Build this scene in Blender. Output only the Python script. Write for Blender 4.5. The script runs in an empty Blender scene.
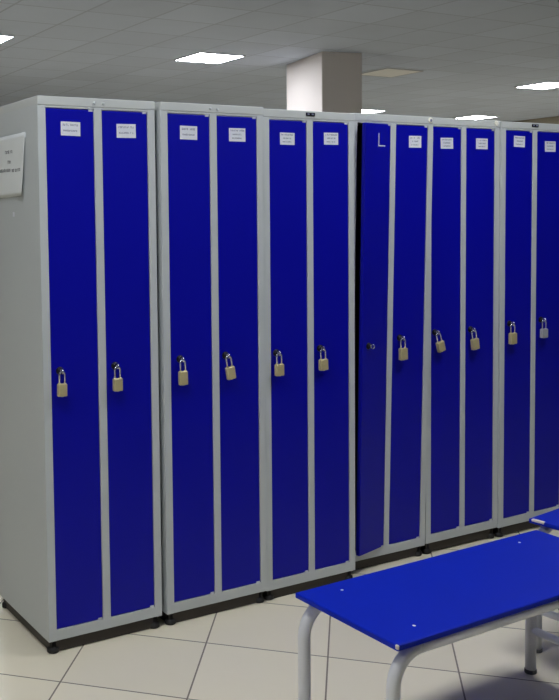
import bpy, bmesh, math, random
from math import sin, cos, pi, radians
from mathutils import Vector, Matrix

random.seed(4)
SC = bpy.context.scene
COL = SC.collection

# ------------------------------------------------------------------ materials
def srgb(r, g, b):
    def f(c):
        c /= 255.0
        return c / 12.92 if c <= 0.04045 else ((c + 0.055) / 1.055) ** 2.4
    return (f(r), f(g), f(b), 1.0)

def mat(name, col, rough=0.5, metal=0.0, spec=0.5, noise=0.0, nscale=8.0, bump=0.0, bscale=60.0, coat=0.0):
    m = bpy.data.materials.new(name); m.use_nodes = True
    nt = m.node_tree; b = nt.nodes['Principled BSDF']
    b.inputs['Base Color'].default_value = col
    b.inputs['Roughness'].default_value = rough
    b.inputs['Metallic'].default_value = metal
    b.inputs['Specular IOR Level'].default_value = spec
    if coat:
        b.inputs['Coat Weight'].default_value = coat
        b.inputs['Coat Roughness'].default_value = 0.15
    tc = nt.nodes.new('ShaderNodeTexCoord')
    if noise:
        n = nt.nodes.new('ShaderNodeTexNoise'); n.inputs['Scale'].default_value = nscale
        n.inputs['Detail'].default_value = 4
        nt.links.new(tc.outputs['Object'], n.inputs['Vector'])
        mx = nt.nodes.new('ShaderNodeMix'); mx.data_type = 'RGBA'
        mx.inputs['A'].default_value = tuple(c * (1 - noise) for c in col[:3]) + (1,)
        mx.inputs['B'].default_value = tuple(min(1, c * (1 + noise)) for c in col[:3]) + (1,)
        nt.links.new(n.outputs['Fac'], mx.inputs['Factor'])
        nt.links.new(mx.outputs['Result'], b.inputs['Base Color'])
    if bump:
        n2 = nt.nodes.new('ShaderNodeTexNoise'); n2.inputs['Scale'].default_value = bscale
        n2.inputs['Detail'].default_value = 3
        nt.links.new(tc.outputs['Object'], n2.inputs['Vector'])
        bp = nt.nodes.new('ShaderNodeBump'); bp.inputs['Strength'].default_value = bump
        bp.inputs['Distance'].default_value = 0.002
        nt.links.new(n2.outputs['Fac'], bp.inputs['Height'])
        nt.links.new(bp.outputs['Normal'], b.inputs['Normal'])
    return m

def mth(nt, op, a, b=None):
    n = nt.nodes.new('ShaderNodeMath'); n.operation = op
    for i, v in enumerate((a, b)):
        if v is None: continue
        if isinstance(v, (int, float)): n.inputs[i].default_value = v
        else: nt.links.new(v, n.inputs[i])
    return n.outputs[0]

def line_mask(nt, coord, spacing, offset, width):
    """1 on a line every `spacing` (offset by `offset`), 0 elsewhere"""
    t = mth(nt, 'DIVIDE', mth(nt, 'SUBTRACT', coord, offset - spacing * 200), spacing)
    fr = mth(nt, 'FRACT', mth(nt, 'ADD', t, 0.5))
    d = mth(nt, 'ABSOLUTE', mth(nt, 'SUBTRACT', fr, 0.5))
    return mth(nt, 'LESS_THAN', d, width / spacing / 2), mth(nt, 'FLOOR', mth(nt, 'ADD', t, 0.0))

def tile_material(name, base, line, dirA, dirB, spA, offA, spB, offB, width, rough, var, bump):
    m = bpy.data.materials.new(name); m.use_nodes = True
    nt = m.node_tree; b = nt.nodes['Principled BSDF']
    g = nt.nodes.new('ShaderNodeNewGeometry')
    def dot(d):
        v = nt.nodes.new('ShaderNodeVectorMath'); v.operation = 'DOT_PRODUCT'
        nt.links.new(g.outputs['Position'], v.inputs[0]); v.inputs[1].default_value = (d[0], d[1], 0)
        return v.outputs['Value']
    ma, ia = line_mask(nt, dot(dirA), spA, offA, width)
    mb, ib = line_mask(nt, dot(dirB), spB, offB, width)
    mk = mth(nt, 'MAXIMUM', ma, mb)
    cv = nt.nodes.new('ShaderNodeCombineXYZ'); nt.links.new(ia, cv.inputs[0]); nt.links.new(ib, cv.inputs[1])
    wn = nt.nodes.new('ShaderNodeTexWhiteNoise'); nt.links.new(cv.outputs[0], wn.inputs['Vector'])
    ns = nt.nodes.new('ShaderNodeTexNoise'); ns.inputs['Scale'].default_value = 3.0; ns.inputs['Detail'].default_value = 5
    nt.links.new(g.outputs['Position'], ns.inputs['Vector'])
    val = mth(nt, 'ADD', mth(nt, 'MULTIPLY', wn.outputs['Value'], var), mth(nt, 'MULTIPLY', ns.outputs['Fac'], var))
    val = mth(nt, 'ADD', val, 1 - var)
    hsv = nt.nodes.new('ShaderNodeHueSaturation'); hsv.inputs['Color'].default_value = base
    nt.links.new(val, hsv.inputs['Value'])
    mx = nt.nodes.new('ShaderNodeMix'); mx.data_type = 'RGBA'
    nt.links.new(mk, mx.inputs['Factor']); nt.links.new(hsv.outputs['Color'], mx.inputs['A'])
    mx.inputs['B'].default_value = line
    nt.links.new(mx.outputs['Result'], b.inputs['Base Color'])
    b.inputs['Roughness'].default_value = rough
    rr = mth(nt, 'ADD', rough, mth(nt, 'MULTIPLY', mk, 0.4)); nt.links.new(rr, b.inputs['Roughness'])
    bp = nt.nodes.new('ShaderNodeBump'); bp.inputs['Strength'].default_value = bump; bp.inputs['Distance'].default_value = 0.002
    nt.links.new(mth(nt, 'SUBTRACT', 1.0, mk), bp.inputs['Height'])
    nt.links.new(bp.outputs['Normal'], b.inputs['Normal'])
    return m

M_GREY = mat('grey_enamel', srgb(194, 199, 200), 0.42, noise=0.03, nscale=3, bump=0.04)
M_CAP = mat('grey_enamel_cap', srgb(196, 200, 198), 0.42, noise=0.03, nscale=3)
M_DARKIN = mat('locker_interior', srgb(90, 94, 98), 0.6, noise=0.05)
M_BLUE = mat('blue_enamel', (0.0016, 0.0026, 0.36, 1), 0.40, spec=0.22, noise=0.05, nscale=2.5, bump=0.05, bscale=9)
M_BENCHBLUE = mat('blue_laminate', (0.0012, 0.018, 0.46, 1), 0.5, spec=0.15, noise=0.05, nscale=4, bump=0.03)
M_CHIP = mat('bare_chipboard', srgb(222, 214, 204), 0.8, noise=0.2, nscale=90)
M_CARD = mat('white_card', srgb(222, 224, 232), 0.6, noise=0.03, nscale=40)
M_INK = mat('grey_ink', srgb(128, 132, 156), 0.7, noise=0.1)
M_BLACKINK = mat('black_ink', srgb(98, 100, 104), 0.7, noise=0.1)
M_PAPER = mat('white_paper', srgb(222, 226, 226), 0.75, noise=0.02, nscale=20)
M_BLACK = mat('black_rubber', srgb(22, 22, 23), 0.55, noise=0.15, nscale=30)
M_GAPSHADE = mat('under_locker_shade', srgb(58, 53, 48), 0.6, noise=0.2, nscale=14)  # dark tone stands in for the shade under the lockers
M_FOOT = mat('grey_plastic_foot', srgb(92, 92, 92), 0.55, noise=0.1, nscale=30)
M_SCREW = mat('white_screw_cap', srgb(232, 232, 234), 0.4, noise=0.03)
M_DARKMETAL = mat('dark_steel', srgb(36, 36, 44), 0.32, metal=0.8, noise=0.1)
M_CHROME = mat('chrome', srgb(215, 217, 222), 0.16, metal=1.0, noise=0.03)
M_BRASS = mat('pale_brass', srgb(214, 200, 152), 0.38, metal=0.45, noise=0.1, nscale=60)
M_STEELLOCK = mat('satin_steel', srgb(205, 206, 212), 0.32, metal=0.6, noise=0.08, nscale=60)
M_TUBE = mat('light_grey_tube', srgb(224, 225, 229), 0.35, noise=0.05, nscale=12)
M_TAB = mat('pale_hinge', srgb(200, 204, 210), 0.4, noise=0.05)
M_BOLT = mat('cream_bolt', srgb(236, 234, 220), 0.45, noise=0.05)
M_COLW = mat('white_pillar_paint', srgb(236, 228, 226), 0.7, noise=0.04, nscale=1.2, bump=0.06)
M_WALL = mat('painted_wall', srgb(188, 184, 172), 0.8, noise=0.05, nscale=1.5, bump=0.05)
M_WALLD = mat('olive_grey_wall', srgb(150, 142, 126), 0.8, noise=0.05, nscale=1.5, bump=0.05)
M_WALLF = mat('bounce_cut_wall', srgb(70, 74, 96), 0.7, noise=0.05, nscale=1.5)
M_LFRAME = mat('grey_lamp_frame', srgb(190, 192, 198), 0.5, noise=0.02)
M_OFFDIFF = mat('unlit_diffuser', srgb(244, 244, 242), 0.9, noise=0.03)

def emit(name, strength, col):
    m = bpy.data.materials.new(name); m.use_nodes = True
    nt = m.node_tree; b = nt.nodes['Principled BSDF']
    b.inputs['Base Color'].default_value = (0.8, 0.8, 0.8, 1)
    b.inputs['Emission Color'].default_value = col
    # prismatic diffuser: a fine procedural ripple of the glow
    tc = nt.nodes.new('ShaderNodeTexCoord'); w = nt.nodes.new('ShaderNodeTexWave'); w.inputs['Scale'].default_value = 12
    nt.links.new(tc.outputs['Object'], w.inputs['Vector'])
    s = mth(nt, 'ADD', mth(nt, 'MULTIPLY', w.outputs['Fac'], strength * 0.1), strength * 0.95)
    nt.links.new(s, b.inputs['Emission Strength'])
    return m
M_LIT = emit('lit_diffuser', 30.0, (0.93, 0.96, 1.0, 1))

d2 = lambda a: (cos(radians(a)), sin(radians(a)))
M_FLOOR = tile_material('floor_tiles', srgb(230, 221, 198), srgb(128, 120, 106), d2(-39.6), d2(43.5),
                        0.418, 0.091, 0.397, 0.235, 0.0055, 0.33, 0.07, 0.25)
M_CEIL = tile_material('ceiling_tiles', srgb(198, 207, 224), srgb(178, 186, 202), d2(0), d2(90),
                       0.6, 4.20 - 0.3, 0.6, 5.72 - 0.3, 0.020, 0.85, 0.09, 0.15)

# ------------------------------------------------------------------ mesh helpers
def new_bm(): return bmesh.new()

def box(bm, lo, hi, mi=0, bev=0.0, seg=2):
    t = bmesh.new()
    bmesh.ops.create_cube(t, size=1)
    lo, hi = Vector(lo), Vector(hi)
    for v in t.verts:
        v.co = Vector([lo[i] + (v.co[i] + 0.5) * (hi[i] - lo[i]) for i in range(3)])
    if bev:
        bmesh.ops.bevel(t, geom=t.edges[:], offset=bev, segments=seg, affect='EDGES', profile=0.5)
    for f in t.faces: f.material_index = mi
    merge(bm, t)

def merge(bm, t, mtx=None):
    if mtx is not None: bmesh.ops.transform(t, matrix=mtx, verts=t.verts[:])
    me = bpy.data.meshes.new('tmp'); t.to_mesh(me); bm.from_mesh(me); bpy.data.meshes.remove(me); t.free()

def lathe(bm, prof, axis='Z', origin=(0, 0, 0), seg=24, mi=0):
    """profile [(r, h)] revolved about an axis"""
    t = bmesh.new(); rings = []
    for r, h in prof:
        rings.append([t.verts.new((r * cos(2 * pi * k / seg), r * sin(2 * pi * k / seg), h)) for k in range(seg)])
    for a, b in zip(rings, rings[1:]):
        for k in range(seg):
            t.faces.new((a[k], a[(k + 1) % seg], b[(k + 1) % seg], b[k]))
    t.faces.new(rings[0][::-1]); t.faces.new(rings[-1])
    for f in t.faces: f.material_index = mi; f.smooth = True
    bmesh.ops.recalc_face_normals(t, faces=t.faces[:])
    m = Matrix.Identity(4)
    if axis == '-Y': m = Matrix.Rotation(pi / 2, 4, 'X')     # +z -> -y
    if axis == 'X': m = Matrix.Rotation(pi / 2, 4, 'Y')
    merge(bm, t, Matrix.Translation(origin) @ m)

def tube(bm, pts, r, seg=14, mi=0, closed=False):
    t = bmesh.new(); P = [Vector(p) for p in pts]; n = len(P); rings = []
    prev = None
    for i in range(n):
        if closed: d = (P[(i + 1) % n] - P[i - 1]).normalized()
        else: d = (P[min(i + 1, n - 1)] - P[max(i - 1, 0)]).normalized()
        if prev is None:
            a = Vector((0, 0, 1)) if abs(d.z) < 0.9 else Vector((1, 0, 0))
            u = d.cross(a).normalized()
        else:
            u = (prev - d * prev.dot(d)).normalized()
        prev = u; w = d.cross(u)
        rings.append([t.verts.new(P[i] + u * r * cos(2 * pi * k / seg) + w * r * sin(2 * pi * k / seg)) for k in range(seg)])
    rng = range(n) if closed else range(n - 1)
    for i in rng:
        a, b = rings[i], rings[(i + 1) % n]
        for k in range(seg):
            t.faces.new((a[k], a[(k + 1) % seg], b[(k + 1) % seg], b[k]))
    if not closed: t.faces.new(rings[0][::-1]); t.faces.new(rings[-1])
    for f in t.faces: f.material_index = mi; f.smooth = len(f.verts) == 4
    bmesh.ops.recalc_face_normals(t, faces=t.faces[:])
    merge(bm, t)

def obj(name, bm, mats, parent=None, loc=None, rot=None, label=None):
    me = bpy.data.meshes.new(name); bm.to_mesh(me); bm.free()
    for m in (mats if isinstance(mats, (list, tuple)) else [mats]): me.materials.append(m)
    o = bpy.data.objects.new(name, me); COL.objects.link(o)
    if parent is not None: o.parent = parent
    if loc is not None: o.location = loc
    if rot is not None: o.rotation_euler = rot
    if label: o['label'] = label
    return o

def thing(name, label, cat, loc=(0, 0, 0), rot=(0, 0, 0), group=None):
    o = bpy.data.objects.new(name, None); COL.objects.link(o)
    o.empty_display_size = 0.1
    o.location = loc; o.rotation_euler = rot
    o['label'] = label; o['category'] = cat
    if group: o['group'] = group
    return o

def struct(name, bm, m, label, cat):
    o = obj(name, bm, m); o['kind'] = 'structure'; o['label'] = label; o['category'] = cat
    return o

# ------------------------------------------------------------------ camera (fitted to the row of lockers)
YAW, PITCH, ROLL, F = 0.51897861, 0.06211101, -0.01340286, 981.14721
CX, CY = 182.58891, 278.42020
fw = Vector((sin(YAW) * cos(PITCH), cos(YAW) * cos(PITCH), -sin(PITCH)))
rt = Vector((cos(YAW), -sin(YAW), 0)); up = rt.cross(fw)
r2 = cos(ROLL) * rt + sin(ROLL) * up; u2 = -sin(ROLL) * rt + cos(ROLL) * up
cam = bpy.data.cameras.new('camera'); co = bpy.data.objects.new('camera', cam); COL.objects.link(co)
mw = Matrix((r2, u2, -fw)).transposed().to_4x4(); mw.translation = Vector((-1.196011, -3.033898, 1.471505))
co.matrix_world = mw
cam.sensor_fit = 'HORIZONTAL'; cam.sensor_width = 36.0; cam.lens = F * 36.0 / 559.0
# sensor_fit HORIZONTAL: shifts are in units of the frame's width
cam.shift_x = (279.5 - CX) / 559.0; cam.shift_y = (CY - 350.0) / 559.0
cam.clip_start = 0.05; cam.clip_end = 100
SC.camera = co

# ------------------------------------------------------------------ room
CZ = 3.12
X0, X1, Y0, Y1 = -5.5, 12.86, -7.0, 13.5
def slab(lo, hi):
    b = new_bm(); box(b, lo, hi); return b
struct('floor', slab((X0, Y0, -0.1), (X1, Y1, 0)), M_FLOOR, 'pale tiled floor laid diagonally to the locker row', 'floor')
struct('ceiling', slab((X0, Y0, CZ), (X1, Y1, CZ + 0.1)), M_CEIL, 'grey suspended ceiling of square tiles', 'ceiling')
struct('wall_left', slab((X0 - 0.1, Y0, -0.1), (X0, Y1, CZ + 0.1)), M_WALL, 'plain painted wall on the left of the hall', 'wall')
struct('wall_right', slab((X1, Y0, -0.1), (X1 + 0.1, Y1, CZ + 0.1)), M_WALLD, 'olive grey wall above the far right lockers', 'wall')
struct('wall_back', slab((X0 - 0.1, Y1, -0.1), (X1 + 0.1, Y1 + 0.1, CZ + 0.1)), M_WALL, 'plain painted wall far behind the lockers', 'wall')
struct('wall_front', slab((X0 - 0.1, Y0 - 0.1, -0.1), (X1 + 0.1, Y0, CZ + 0.1)), M_WALLF, 'unseen wall behind the photographer, darkened to cut bounce light', 'wall')  # dark tone chosen to keep low bounce light from reaching under the lockers
# square pillar behind the lockers
b = new_bm(); box(b, (0, 0, 0), (0.45, 0.90, CZ), bev=0.008)
pl = struct('pillar', b, M_COLW, 'square white pillar rising to the ceiling behind the lockers', 'pillar')
pl.location = (5.00, 4.93, 0); pl.rotation_euler = (0, 0, radians(-12.5))

# ------------------------------------------------------------------ ceiling lights
def ceiling_light(x, y, lit, label, rz=0.0):
    t = thing('ceiling_light', label, 'ceiling light', (x, y, CZ), (0, 0, rz), 'recessed square ceiling lights')
    b = new_bm(); h = 0.272; w = 0.012
    for lo, hi in (((-h, -h, -0.012), (h, -h + w, 0)), ((-h, h - w, -0.012), (h, h, 0)),
                   ((-h, -h + w, -0.012), (-h + w, h - w, 0)), ((h - w, -h + w, -0.012), (h, h - w, 0))):
        box(b, lo, hi, bev=0.002, seg=1)
    obj('frame', b, M_LFRAME, t)
    b = new_bm(); q = h - w
    box(b, (-q, -q, -0.008), (q, q, -0.001))
    obj('diffuser', b, M_LIT if lit else M_OFFDIFF, t)
    return t
ceiling_light(1.68, 5.72, True, 'lit ceiling panel cut by the left edge of the picture')
ceiling_light(4.17, 5.74, True, 'bright ceiling panel between the left end of the lockers and the pillar')
ceiling_light(6.62, 5.75, False, 'dim unlit ceiling panel just right of the white pillar')
ceiling_light(9.30, 5.78, True, 'glowing ceiling panel high at the right edge of the picture')
ceiling_light(9.14, 9.22, True, 'far lit ceiling panel low beside the right side of the pillar')
ceiling_light(11.62, 9.20, True, 'far lit ceiling panel just above the lockers at right')
for x, y, w in ((-0.8, 5.72, 'left of the picture, rear row'), 
                (11.7, 5.85, 'right of the picture, rear row'),
                (-3.0, -1.10, 'over the aisle left of the camera'), (-0.6, -1.10, 'before the near lockers'), (1.8, -1.10, 'above the blue benches')):
    ceiling_light(x, y, True, 'lit ceiling panel out of the picture, ' + w)

# ------------------------------------------------------------------ lockers
W, ST, PO, DT, DB = 0.4342, 0.0284, 0.0291, 0.0376, 0.0375
Z0, HB, DEP = 0.045, 1.83, 0.50
DZ0, DZ1 = DB, HB - DT                   # door opening, above the body's underside
DW = W / 2 - PO / 2 - ST                 # door opening width
G = 0.0015

def glyph_line(bm, x0, x1, z, h, y, mi, rnd):
    """a run of tiny uneven strokes that reads as blurred print"""
    x = x0
    while x < x1 - h * 0.3:
        w = h * rnd.uniform(0.35, 0.75)
        if rnd.random() < 0.14: x += w; continue
        e = min(x + w, x1)
        top = h * rnd.uniform(0.75, 1.0)
        k = rnd.random()
        box(bm, (x, y - 0.00025, z), (x + w * 0.28, y, z + top), mi)
        if k < 0.75: box(bm, (x, y - 0.00025, z + top * 0.78), (e, y, z + top), mi)
        if k > 0.3: box(bm, (x, y - 0.00025, z), (e, y, z + h * 0.22), mi)
        if 0.2 < k < 0.9: box(bm, (e - w * 0.28, y - 0.00025, z), (e, y, z + top * 0.9), mi)
        x += w + h * 0.16

def make_card(door, cx, cz, w, h, seed, kind=0):
    rnd = random.Random(seed)
    b = new_bm()
    box(b, (-w / 2, -0.0010, -h / 2), (w / 2, 0, h / 2), 0)
    if kind == 0:
        glyph_line(b, -w * 0.40, w * 0.40, h * 0.20, h * 0.15, -0.0010, 1, rnd)
        glyph_line(b, -w * 0.38, w * 0.36, -h * 0.20, h * 0.12, -0.0010, 1, rnd)
    else:
        glyph_line(b, -w * 0.42, w * 0.42, h * 0.27, h * 0.13, -0.0010, 1, rnd)
        glyph_line(b, -w * 0.28, w * 0.30, -h * 0.02, h * 0.12, -0.0010, 1, rnd)
        glyph_line(b, -w * 0.32, w * 0.28, -h * 0.30, h * 0.10, -0.0010, 1, rnd)
    return obj('label_card', b, [M_CARD, M_INK], door, (cx, -0.0003, cz), (0, rnd.uniform(-0.02, 0.02), 0), 'small white label card with two lines of faint print')

def make_latch(door, x, z):
    """black cup with a protruding steel eye the padlock hangs from"""
    b = new_bm()
    lathe(b, [(0.0135, 0), (0.0135, 0.004), (0.012, 0.006), (0.0085, 0.0065), (0.0075, 0.012), (0.006, 0.013)], '-Y', (0, 0, 0), 20, 0)
    n = 18
    tube(b, [(0, -0.0205 + 0.0085 * cos(2 * pi * k / n), 0.0085 * sin(2 * pi * k / n)) for k in range(n)], 0.0026, 10, 1, True)
    o = obj('latch', b, [M_DARKMETAL, M_CHROME], door, (x, 0, z), None, 'black round latch with a steel eye')
    return o

# per door: card (x in locker, z, w, h), latch (x, z)
UNITS = [
 dict(x=0.0,    y=0.0,     dz=0.0,   lean=0.0,    doors=[(0.1167, 1.7705, .070, .046, 0), (0.3230, 1.7699, .073, .047, 0)], latch=[(0.0598, 0.9646), (0.2642, 0.9639)]),
 dict(x=0.4533, y=-0.0051, dz=0.0,   lean=0.0,    doors=[(0.1145, 1.7708, .070, .048, 0), (0.3194, 1.7695, .071, .048, 1)], latch=[(0.0659, 0.9669), (0.2579, 0.9644)]),
 dict(x=0.8885, y=-0.0007, dz=-.005, lean=0.0,    doors=[(0.1117, 1.7622, .067, .045, 1), (0.3200, 1.7680, .069, .046, 1)], latch=[(0.0524, 0.9545), (0.2604, 0.9557)]),
 dict(x=1.3246, y=0.0637,  dz=0.0,   lean=0.02557, doors=[None, (0.3357, 1.7702, .067, .048, 1)], latch=[(0.0680, 0.9460), (0.2703, 0.9607)]),
 dict(x=1.7644, y=0.0620,  dz=0.004, lean=0.0,    doors=[(0.1176, 1.7723, .072, .046, 1), (0.3260, 1.7752, .071, .046, 1)], latch=[(0.0489, 0.9660), (0.2609, 0.9641)]),
 dict(x=2.2005, y=0.0538,  dz=0.002, lean=0.0,    doors=[(0.1157, 1.7906, .070, .049, 1), (0.3186, 1.7730, .071, .048, 1)], latch=[(0.0592, 0.9754), (0.2646, 0.9796)]),
]
LABELS = [
 'tall grey locker at the near left end, paper notice taped to its side',
 'second grey locker from the left, after the narrow dark gap',
 'third grey locker from the left, standing proud of its right neighbour',
 'grey locker with its left door ajar, tipped slightly forward',
 'grey locker right of the one with the open door, tilted padlock on its left door',
 'far right grey locker, cut by the edge of the picture behind the small bench end',
]

def make_body(first):
    b = new_bm(); t = 0.0015
    # shell
    box(b, (0, 0.0015, Z0), (t, DEP, Z0 + HB - 0.02))
    box(b, (W - t, 0.0015, Z0), (W, DEP, Z0 + HB - 0.02))
    box(b, (t, DEP - t, Z0), (W - t, DEP, Z0 + HB - 0.02))
    box(b, (t, 0.002, Z0), (W - t, DEP - t, Z0 + 0.004), 1)  # bottom plate darkened to cut bounce light in the gap below
    # divider and a hat shelf, interior
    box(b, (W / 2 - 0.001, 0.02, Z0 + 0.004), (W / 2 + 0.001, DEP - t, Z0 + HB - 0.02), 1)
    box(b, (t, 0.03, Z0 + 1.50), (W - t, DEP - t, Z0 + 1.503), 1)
    # front frame: stiles, mid post, rails (folded sheet)
    d = 0.022; bv = 0.002
    box(b, (0.0003, 0, Z0), (ST, d, Z0 + HB - 0.03), 0, 0.001)
    box(b, (W - ST, 0, Z0), (W - 0.0003, d, Z0 + HB - 0.03), 0, 0.001)
    box(b, (W / 2 - PO / 2, 0.0004, Z0 + DB - 0.004), (W / 2 + PO / 2, d, Z0 + DZ1 + 0.004), 0, bv)
    box(b, (ST - 0.004, 0.0003, Z0), (W - ST + 0.004, d, Z0 + DB), 0, bv)
    box(b, (ST - 0.004, 0.0003, Z0 + DZ1), (W - ST + 0.004, d, Z0 + HB - 0.02), 0, bv)
    return b

def make_door_mesh():
    """origin on the hinge line (right edge), front face at y=0, bottom at z=0"""
    w, h = DW - 2 * G, DZ1 - DZ0 - 2 * G
    b = new_bm()
    box(b, (-w, 0, 0), (0, 0.018, h), 0, 0.0022, 2)
    # pressed stiffening fold round the back
    box(b, (-w + 0.02, 0.0175, 0.05), (-w + 0.035, 0.022, h - 0.05), 0, 0.001, 1)
    return b

body_me = cap_me = door_me = foot_me = rear_me = tab_me = None
def mesh_of(name, bm, mats):
    me = bpy.data.meshes.new(name); bm.to_mesh(me); bm.free()
    for m in (mats if isinstance(mats, (list, tuple)) else [mats]): me.materials.append(m)
    return me
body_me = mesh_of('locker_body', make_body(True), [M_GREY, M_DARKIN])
b = new_bm()
box(b, (-0.0002, -0.0016, Z0 + HB - 0.030), (W + 0.0002, DEP + 0.001, Z0 + HB), 0, 0.0025, 2)
cap_me = mesh_of('locker_cap', b, M_CAP)
door_me = mesh_of('locker_door', make_door_mesh(), M_BLUE)
b = new_bm(); lathe(b, [(0.017, 0), (0.021, 0.003), (0.021, 0.016), (0.012, 0.020), (0.012, 0.046)], 'Z', (0, 0, 0), 20)
foot_me = mesh_of('foot', b, M_BLACK)
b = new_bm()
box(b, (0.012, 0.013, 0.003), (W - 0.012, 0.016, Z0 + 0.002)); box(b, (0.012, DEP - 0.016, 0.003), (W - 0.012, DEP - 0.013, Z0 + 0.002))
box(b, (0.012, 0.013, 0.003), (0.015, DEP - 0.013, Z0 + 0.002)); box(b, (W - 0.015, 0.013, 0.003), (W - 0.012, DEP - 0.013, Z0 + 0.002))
skirt_me = mesh_of('shade_skirt', b, M_GAPSHADE)  # dark skirt added below the body to imitate the shaded gap
b = new_bm(); box(b, (-0.012, -0.0012, -0.004), (0.004, 0.003, 0.004), 0, 0.0008, 1)
tab_me = mesh_of('hinge_tab', b, M_TAB)

def link(name, me, parent, loc=(0, 0, 0), rot=(0, 0, 0)):
    o = bpy.data.objects.new(name, me); COL.objects.link(o); o.parent = parent
    o.location = loc; o.rotation_euler = rot
    return o

DOORS = {}; LATCH = {}
for i, U in enumerate(UNITS):
    root = thing('locker', LABELS[i], 'locker', (U['x'], U['y'], U['dz']), (0, 0, 0), 'blue-doored lockers in the row')
    if U['lean']: root.rotation_euler = (math.atan(U['lean']), 0, 0)
    link('body', body_me, root); link('top_cap', cap_me, root)
    link('shade_skirt', skirt_me, root)
    if i == 0:
        b = new_bm(); box(b, (-0.0005, -0.009, -0.008), (0.0003, 0.009, 0.008), 0, 0.0003, 1)
        obj('sticker_scrap', b, M_CARD, root, (0.0, 0.245, 1.49), None, 'small pale scrap of a sticker on the side panel')
    for k, (fx, fy) in enumerate(((0.023, 0.023), (W - 0.023, 0.023), (0.023, DEP - 0.023), (W - 0.023, DEP - 0.023))):
        f = link('foot', foot_me, root, (fx, fy, -U['dz'] if not U['lean'] else 0))
        if U['lean']:          # levelling feet wound out further at the back, where the locker is tipped forward
            s = fy * sin(math.atan(U['lean']))
            f.scale = (1, 1, (0.046 + s) / 0.046); f.location.z = -s / cos(math.atan(U['lean']))
        elif U['dz']:
            f.scale = (1, 1, (0.046 + U['dz']) / 0.046)
    for k in (0, 1):
        hx = (ST + DW - G) if k == 0 else (W - ST - G)
        d = link('door', door_me, root, (hx, 0.0025, Z0 + DZ0 + G))
        ajar = (i == 3 and k == 0)
        if ajar:
            d.rotation_euler = (0, 0, radians(14.5)); d['label'] = 'blue door standing ajar, its label mostly torn off'
            d.location.y = 0.0
        lx = lambda x: x - hx
        lz = lambda z: z - (Z0 + DZ0 + G) - U['dz']
        c = U['doors'][k]
        if c: make_card(d, lx(c[0]), lz(c[1]), c[2], c[3], 10 * i + k + 1, c[4])
        else:
            b = new_bm()       # what is left of a torn label: a pale L
            w, h = 0.047, 0.052
            box(b, (-w / 2, -0.0009, -h / 2), (-w / 2 + 0.0045, 0, h / 2)); box(b, (-w / 2 + 0.004, -0.0009, -h / 2), (w / 2, 0, -h / 2 + 0.0045))
            obj('label_remnant', b, M_CARD, d, (lx(0.140), -0.0003, lz(1.772)), None, 'pale L-shaped remains of a torn label')
        L = U['latch'][k]
        make_latch(d, lx(L[0]), lz(L[1]))
        h = DZ1 - DZ0 - 2 * G
        link('hinge_tab', tab_me, d, (-0.006, 0.0, h - 0.002)); link('hinge_tab', tab_me, d, (-0.006, 0.0, 0.002))
        DOORS[i, k] = d; LATCH[i, k] = (U, L)

    # small fixings on the top rail
    def bolt(x, z, r, m, name='bolt', lab=None):
        b = new_bm(); lathe(b, [(r, 0), (r, 0.002), (r * 0.8, 0.0036), (r * 0.3, 0.0042)], '-Y', (0, 0, 0), 18)
        obj(name, b, m, root, (x, -0.0014, z), None, lab)
    if i == 0: bolt(0.203, 1.8592, 0.0055, M_GREY); bolt(0.2365, 1.8580, 0.0055, M_GREY)
    if i == 1: bolt(0.2033, 1.8592, 0.0050, M_GREY); bolt(0.2330, 1.8580, 0.0050, M_GREY)
    if i == 4:
        bolt(0.4110, 1.8630, 0.0125, M_BOLT, 'plug', 'cream round plug on the top rail')
    if i == 3:
        bolt(0.4150, 1.8600, 0.0125, M_BOLT, 'plug', 'cream round plug with a dark centre on the top rail')
        b = new_bm(); lathe(b, [(0.006, 0), (0.006, 0.001), (0.005, 0.0016)], '-Y', (0, 0, 0), 16)
        obj('plug_centre', b, M_INK, root, (0.4150, -0.0052, 1.8600))
    if i in (2, 5):
        b = new_bm(); cx = 0.2177 if i == 2 else 0.2120
        box(b, (-0.021, -0.004, -0.0065), (0.021, 0, 0.0065), 0, 0.0015)
        box(b, (-0.016, -0.0046, -0.003), (-0.006, -0.0035, 0.003), 1, 0.0005, 1)
        box(b, (0.004, -0.0046, -0.003), (0.015, -0.0035, 0.003), 1, 0.0005, 1)
        obj('nameplate', b, [M_DARKMETAL, M_INK], root, (cx, -0.0012, 1.862), None, 'small dark plate on the top rail')

# ------------------------------------------------------------------ padlocks, hung through the latch eyes
def padlock_parts(root, bm_mat, bw, bh, bt, drop):
    """origin at the inside top of the shackle; the body hangs below"""
    r = 0.0031; hw = bw * 0.30
    b = new_bm(); pts = [(-hw, 0, -drop - 0.006)]
    top = 0.0
    pts.append((-hw, 0, -hw + top))
    for k in range(1, 12):
        a = pi - pi * k / 12
        pts.append((hw * cos(a), 0, -hw + top + hw * sin(a)))
    pts += [(hw, 0, -hw + top), (hw, 0, -drop - 0.006)]
    tube(b, pts, r, 12)
    obj('shackle', b, M_CHROME, root, None, None, 'bright steel shackle')
    b = new_bm()
    box(b, (-bw / 2, -bt / 2, -drop - bh), (bw / 2, bt / 2, -drop), 0, 0.0035, 3)
    # raised shoulders and a keyway below
    for s in (-1, 1): lathe(b, [(0.0052, 0), (0.0052, 0.002), (0.0042, 0.0026)], 'Z', (s * hw, 0, -drop - 0.0004), 14)
    lathe(b, [(0.006, 0), (0.006, 0.0016)], 'Z', (0, 0, -drop - bh - 0.0012), 16)
    o = obj('lock_body', b, bm_mat, root)
    b = new_bm(); box(b, (-0.011, -0.0006, -0.006), (0.011, 0, 0.006), 0, 0.0004, 1)
    obj('stamped_plate', b, M_TAB if bm_mat is M_STEELLOCK else M_BRASS, root, (0, -bt / 2 + 0.0002, -drop - bh * 0.5))
    return o

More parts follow.
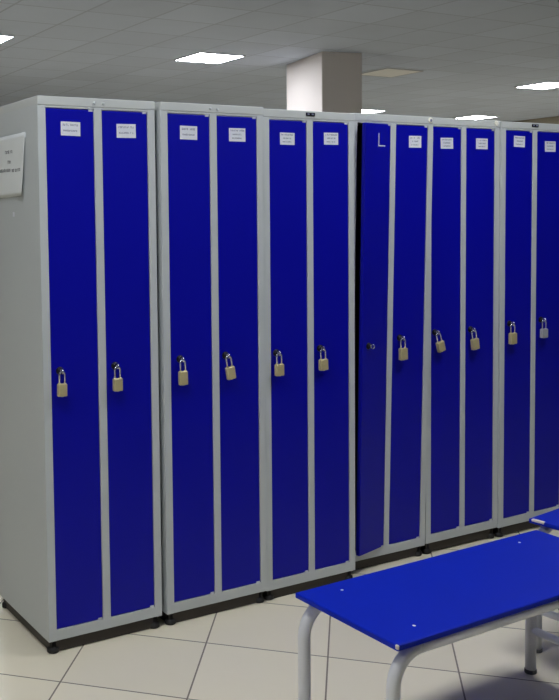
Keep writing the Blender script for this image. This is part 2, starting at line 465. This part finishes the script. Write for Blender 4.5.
LOCKS = [  # unit, door, tilt (deg, negative swings the body right), width, body height, drop, material, label
 (0, 0, 1, 0.037, 0.0479, .034, M_BRASS, 'brass padlock on the leftmost blue door, nearest the locker side with the notice'),
 (0, 1, 0, 0.038, 0.0498, .034, M_BRASS, 'brass padlock on the second blue door from the left, left of the dark gap'),
 (1, 0, -1, 0.038, 0.0560, .034, M_BRASS, 'brass padlock on the third blue door from the left, right of the dark gap'),
 (1, 1, -9, 0.039, 0.0526, .034, M_BRASS, 'leaning brass padlock on the fourth blue door from the left'),
 (2, 0, -1, 0.041, 0.0505, .034, M_BRASS, 'brass padlock on the left door of the third locker from the left'),
 (2, 1, -2, 0.043, 0.0490, .034, M_BRASS, 'brass padlock on the door left of the one ajar'),
 (3, 1, -2, 0.044, 0.0560, .034, M_BRASS, 'brass padlock on the closed door next to the one ajar'),
 (4, 0, -16, 0.043, 0.0499, .034, M_BRASS, 'sharply tilted brass padlock with bright shackle, right of the locker with the open door'),
 (4, 1, -8, 0.045, 0.0533, .034, M_BRASS, 'slightly leaning brass padlock just right of the sharply tilted one'),
 (5, 0, -1, 0.046, 0.0560, .034, M_BRASS, 'brass padlock on the second door from the right edge'),
 (5, 1, 0, 0.044, 0.0472, .034, M_STEELLOCK, 'silver padlock on the door at the right edge of the picture'),
]
for (i, k, tilt, bw, bh, drop, m, lab) in LOCKS:
    U, L = LATCH[i, k]
    z = L[1]
    y = U['y'] + 0.0025 - U['lean'] * z - 0.0205
    # the shackle's crown rests in the eye: its underside on the eye's lower rim
    p = thing('padlock', lab, 'padlock', (U['x'] + L[0], y, z - 0.0012), (0, radians(tilt), 0), 'padlocks hanging on the locker doors')
    padlock_parts(p, m, bw * 0.87, bh * 0.88, 0.018, drop + bh * 0.12)

# ------------------------------------------------------------------ paper notice taped to the end panel
nt_ = thing('paper_notice', 'white paper sheet with three lines of print on the side of the end locker', 'notice', (-0.0015, 0.118, 1.553))
b = new_bm(); NW, NH = 0.297, 0.212; nx, nz = 24, 14
def sheet_x(u, v):     # curl of the free lower front corner, slight waves
    return -0.0012 - 0.011 * max(0, 1 - u * 3.2) ** 2 * (1 - v) ** 1.5 - 0.0018 * (0.5 + 0.5 * sin(u * 9 + v * 3))
def sheet_pt(u, v):
    return Vector((sheet_x(u, v), u * NW + (0.010 * (1 - v) - 0.009 * v) * (1 - u), v * NH + 0.004 * u * (1 - v) * -1))
g = [[b.verts.new(sheet_pt(i / nx, j / nz)) for i in range(nx + 1)] for j in range(nz + 1)]
for j in range(nz):
    for i in range(nx):
        f = b.faces.new((g[j][i], g[j + 1][i], g[j + 1][i + 1], g[j][i + 1])); f.smooth = True
geo = bmesh.ops.extrude_face_region(b, geom=b.faces[:])
for v in geo['geom']:
    if isinstance(v, bmesh.types.BMVert): v.co.x += 0.0004
bmesh.ops.recalc_face_normals(b, faces=b.faces[:])
obj('sheet', b, M_PAPER, nt_)
# lettering: read from the aisle (towards -x) so it runs from far y to near y
def print_line(bm, y0, y1, z, h, rnd):
    t = bmesh.new(); glyph_line(t, 0, y0 - y1, 0, h, 0, 0, rnd)
    for v in t.verts:
        yy = y0 - v.co.x; zz = z + v.co.z; u = yy / NW
        v.co = Vector((sheet_x(u, zz / NH) + v.co.y * 1.2 - 0.0001, yy, zz))
    merge(bm, t)
rr = random.Random(7)
for a in ((0.186, 0.114, 0.1495, 0.0125), (0.166, 0.136, 0.1150, 0.0115), (0.262, 0.142, 0.0870, 0.0120), (0.127, 0.032, 0.0835, 0.0120)):
    b = new_bm(); print_line(b, *a, rr)
    obj('lettering', b, M_BLACKINK, nt_, None, None, 'dark printed words')
# the sheet hangs by tape tabs behind its upper corners
for y, z in ((0.010, 0.203), (0.287, 0.203)):
    b = new_bm(); box(b, (-0.0014, y - 0.014, z - 0.008), (0.0014, y + 0.014, z + 0.010), 0, 0.0006, 1)
    obj('tape', b, M_CARD, nt_)

# ------------------------------------------------------------------ benches
BH = 0.45
def quarter(cx, cy, cz, r, sx, n=8):
    return [(cx + sx * r * (1 - cos(pi / 2 * k / n)), cy, cz + r * sin(pi / 2 * k / n)) for k in range(n + 1)]

def make_bench(loc, rz, L, D, label, chips, legin):
    """origin: floor below the back-left corner of the seat; x along the bench, -y towards the viewer"""
    t = thing('bench', label, 'bench', loc, (0, 0, rz), 'low blue benches before the lockers')
    th = 0.015; zb = BH - th
    b = new_bm(); box(b, (0, -D, zb), (L, 0, BH), 0, 0.003, 2); obj('seat', b, M_BENCHBLUE, t)
    r = 0.0172; zc = zb - r - 0.0005; R = 0.085
    for yy in (-0.026, -D + 0.026):
        for x, s in ((legin[0], 1), (L - legin[1], -1)):
            b = new_bm()
            tube(b, [(x, yy, 0.012), (x, yy, 0.2)] + quarter(x, yy, zc - R, R, s), r, 18)
            obj('leg', b, M_TUBE, t)
            b = new_bm(); lathe(b, [(0.0185, 0), (0.0195, 0.002), (0.0195, 0.011), (0.018, 0.013)], 'Z', (x, yy, 0), 20)
            obj('foot_cap', b, M_FOOT, t)
        b = new_bm(); tube(b, [(legin[0] + R, yy, zc), (L - legin[1] - R, yy, zc)], r, 18); obj('rail', b, M_TUBE, t)
    for x in (legin[0] + 0.0, L - legin[1]):
        b = new_bm(); tube(b, [(x, -0.026, 0.142), (x, -D + 0.026, 0.142)], 0.0125, 14); obj('stretcher', b, M_TUBE, t)
    for x in (legin[0] + 0.11, L - legin[1] - 0.11):
        b = new_bm(); tube(b, [(x, -0.026, zc), (x, -D + 0.026, zc)], 0.0125, 14); obj('cross_tube', b, M_TUBE, t)
    for x, y in ((0.118, -0.056), (0.115, -D + 0.064), (L - 0.146, -0.056), (L - 0.14, -D + 0.074)):
        b = new_bm(); lathe(b, [(0.0044, 0), (0.0044, 0.0008), (0.0030, 0.0014), (0.001, 0.0016)], 'Z', (x, y, BH - 0.0002), 14)
        obj('screw', b, M_SCREW, t)
    for lo, hi in chips:
        b = new_bm(); box(b, lo, hi, 0, 0.002, 1)
        obj('chipped_edge', b, M_CHIP, t, None, None, 'pale chipped patch on the seat edge')
    return t
D1 = 0.397
make_bench((0.353, -0.9150, 0), radians(1.3), 0.977, D1, 'long low blue bench with grey tube legs in the foreground',
           [((-0.0008, -D1 - 0.0008, BH - 0.011), (0.006, -D1 + 0.010, BH + 0.0004))], (0.010, 0.053))
make_bench((1.402, -0.800, 0), radians(8.0), 0.962, D1, 'blue bench behind, only its left corner showing at the right edge',
           [((-0.0010, -0.058, BH - 0.008), (0.011, -0.010, BH + 0.0008))], (0.012, 0.055))

# ------------------------------------------------------------------ world and view
w = bpy.data.worlds.new('world'); SC.world = w; w.use_nodes = True
w.node_tree.nodes['Background'].inputs['Color'].default_value = (0.02, 0.02, 0.022, 1)
SC.view_settings.view_transform = 'Standard'
SC.view_settings.look = 'None'
SC.view_settings.gamma = 1.0
SC.view_settings.use_curve_mapping = False
SC.view_settings.exposure = 0.36
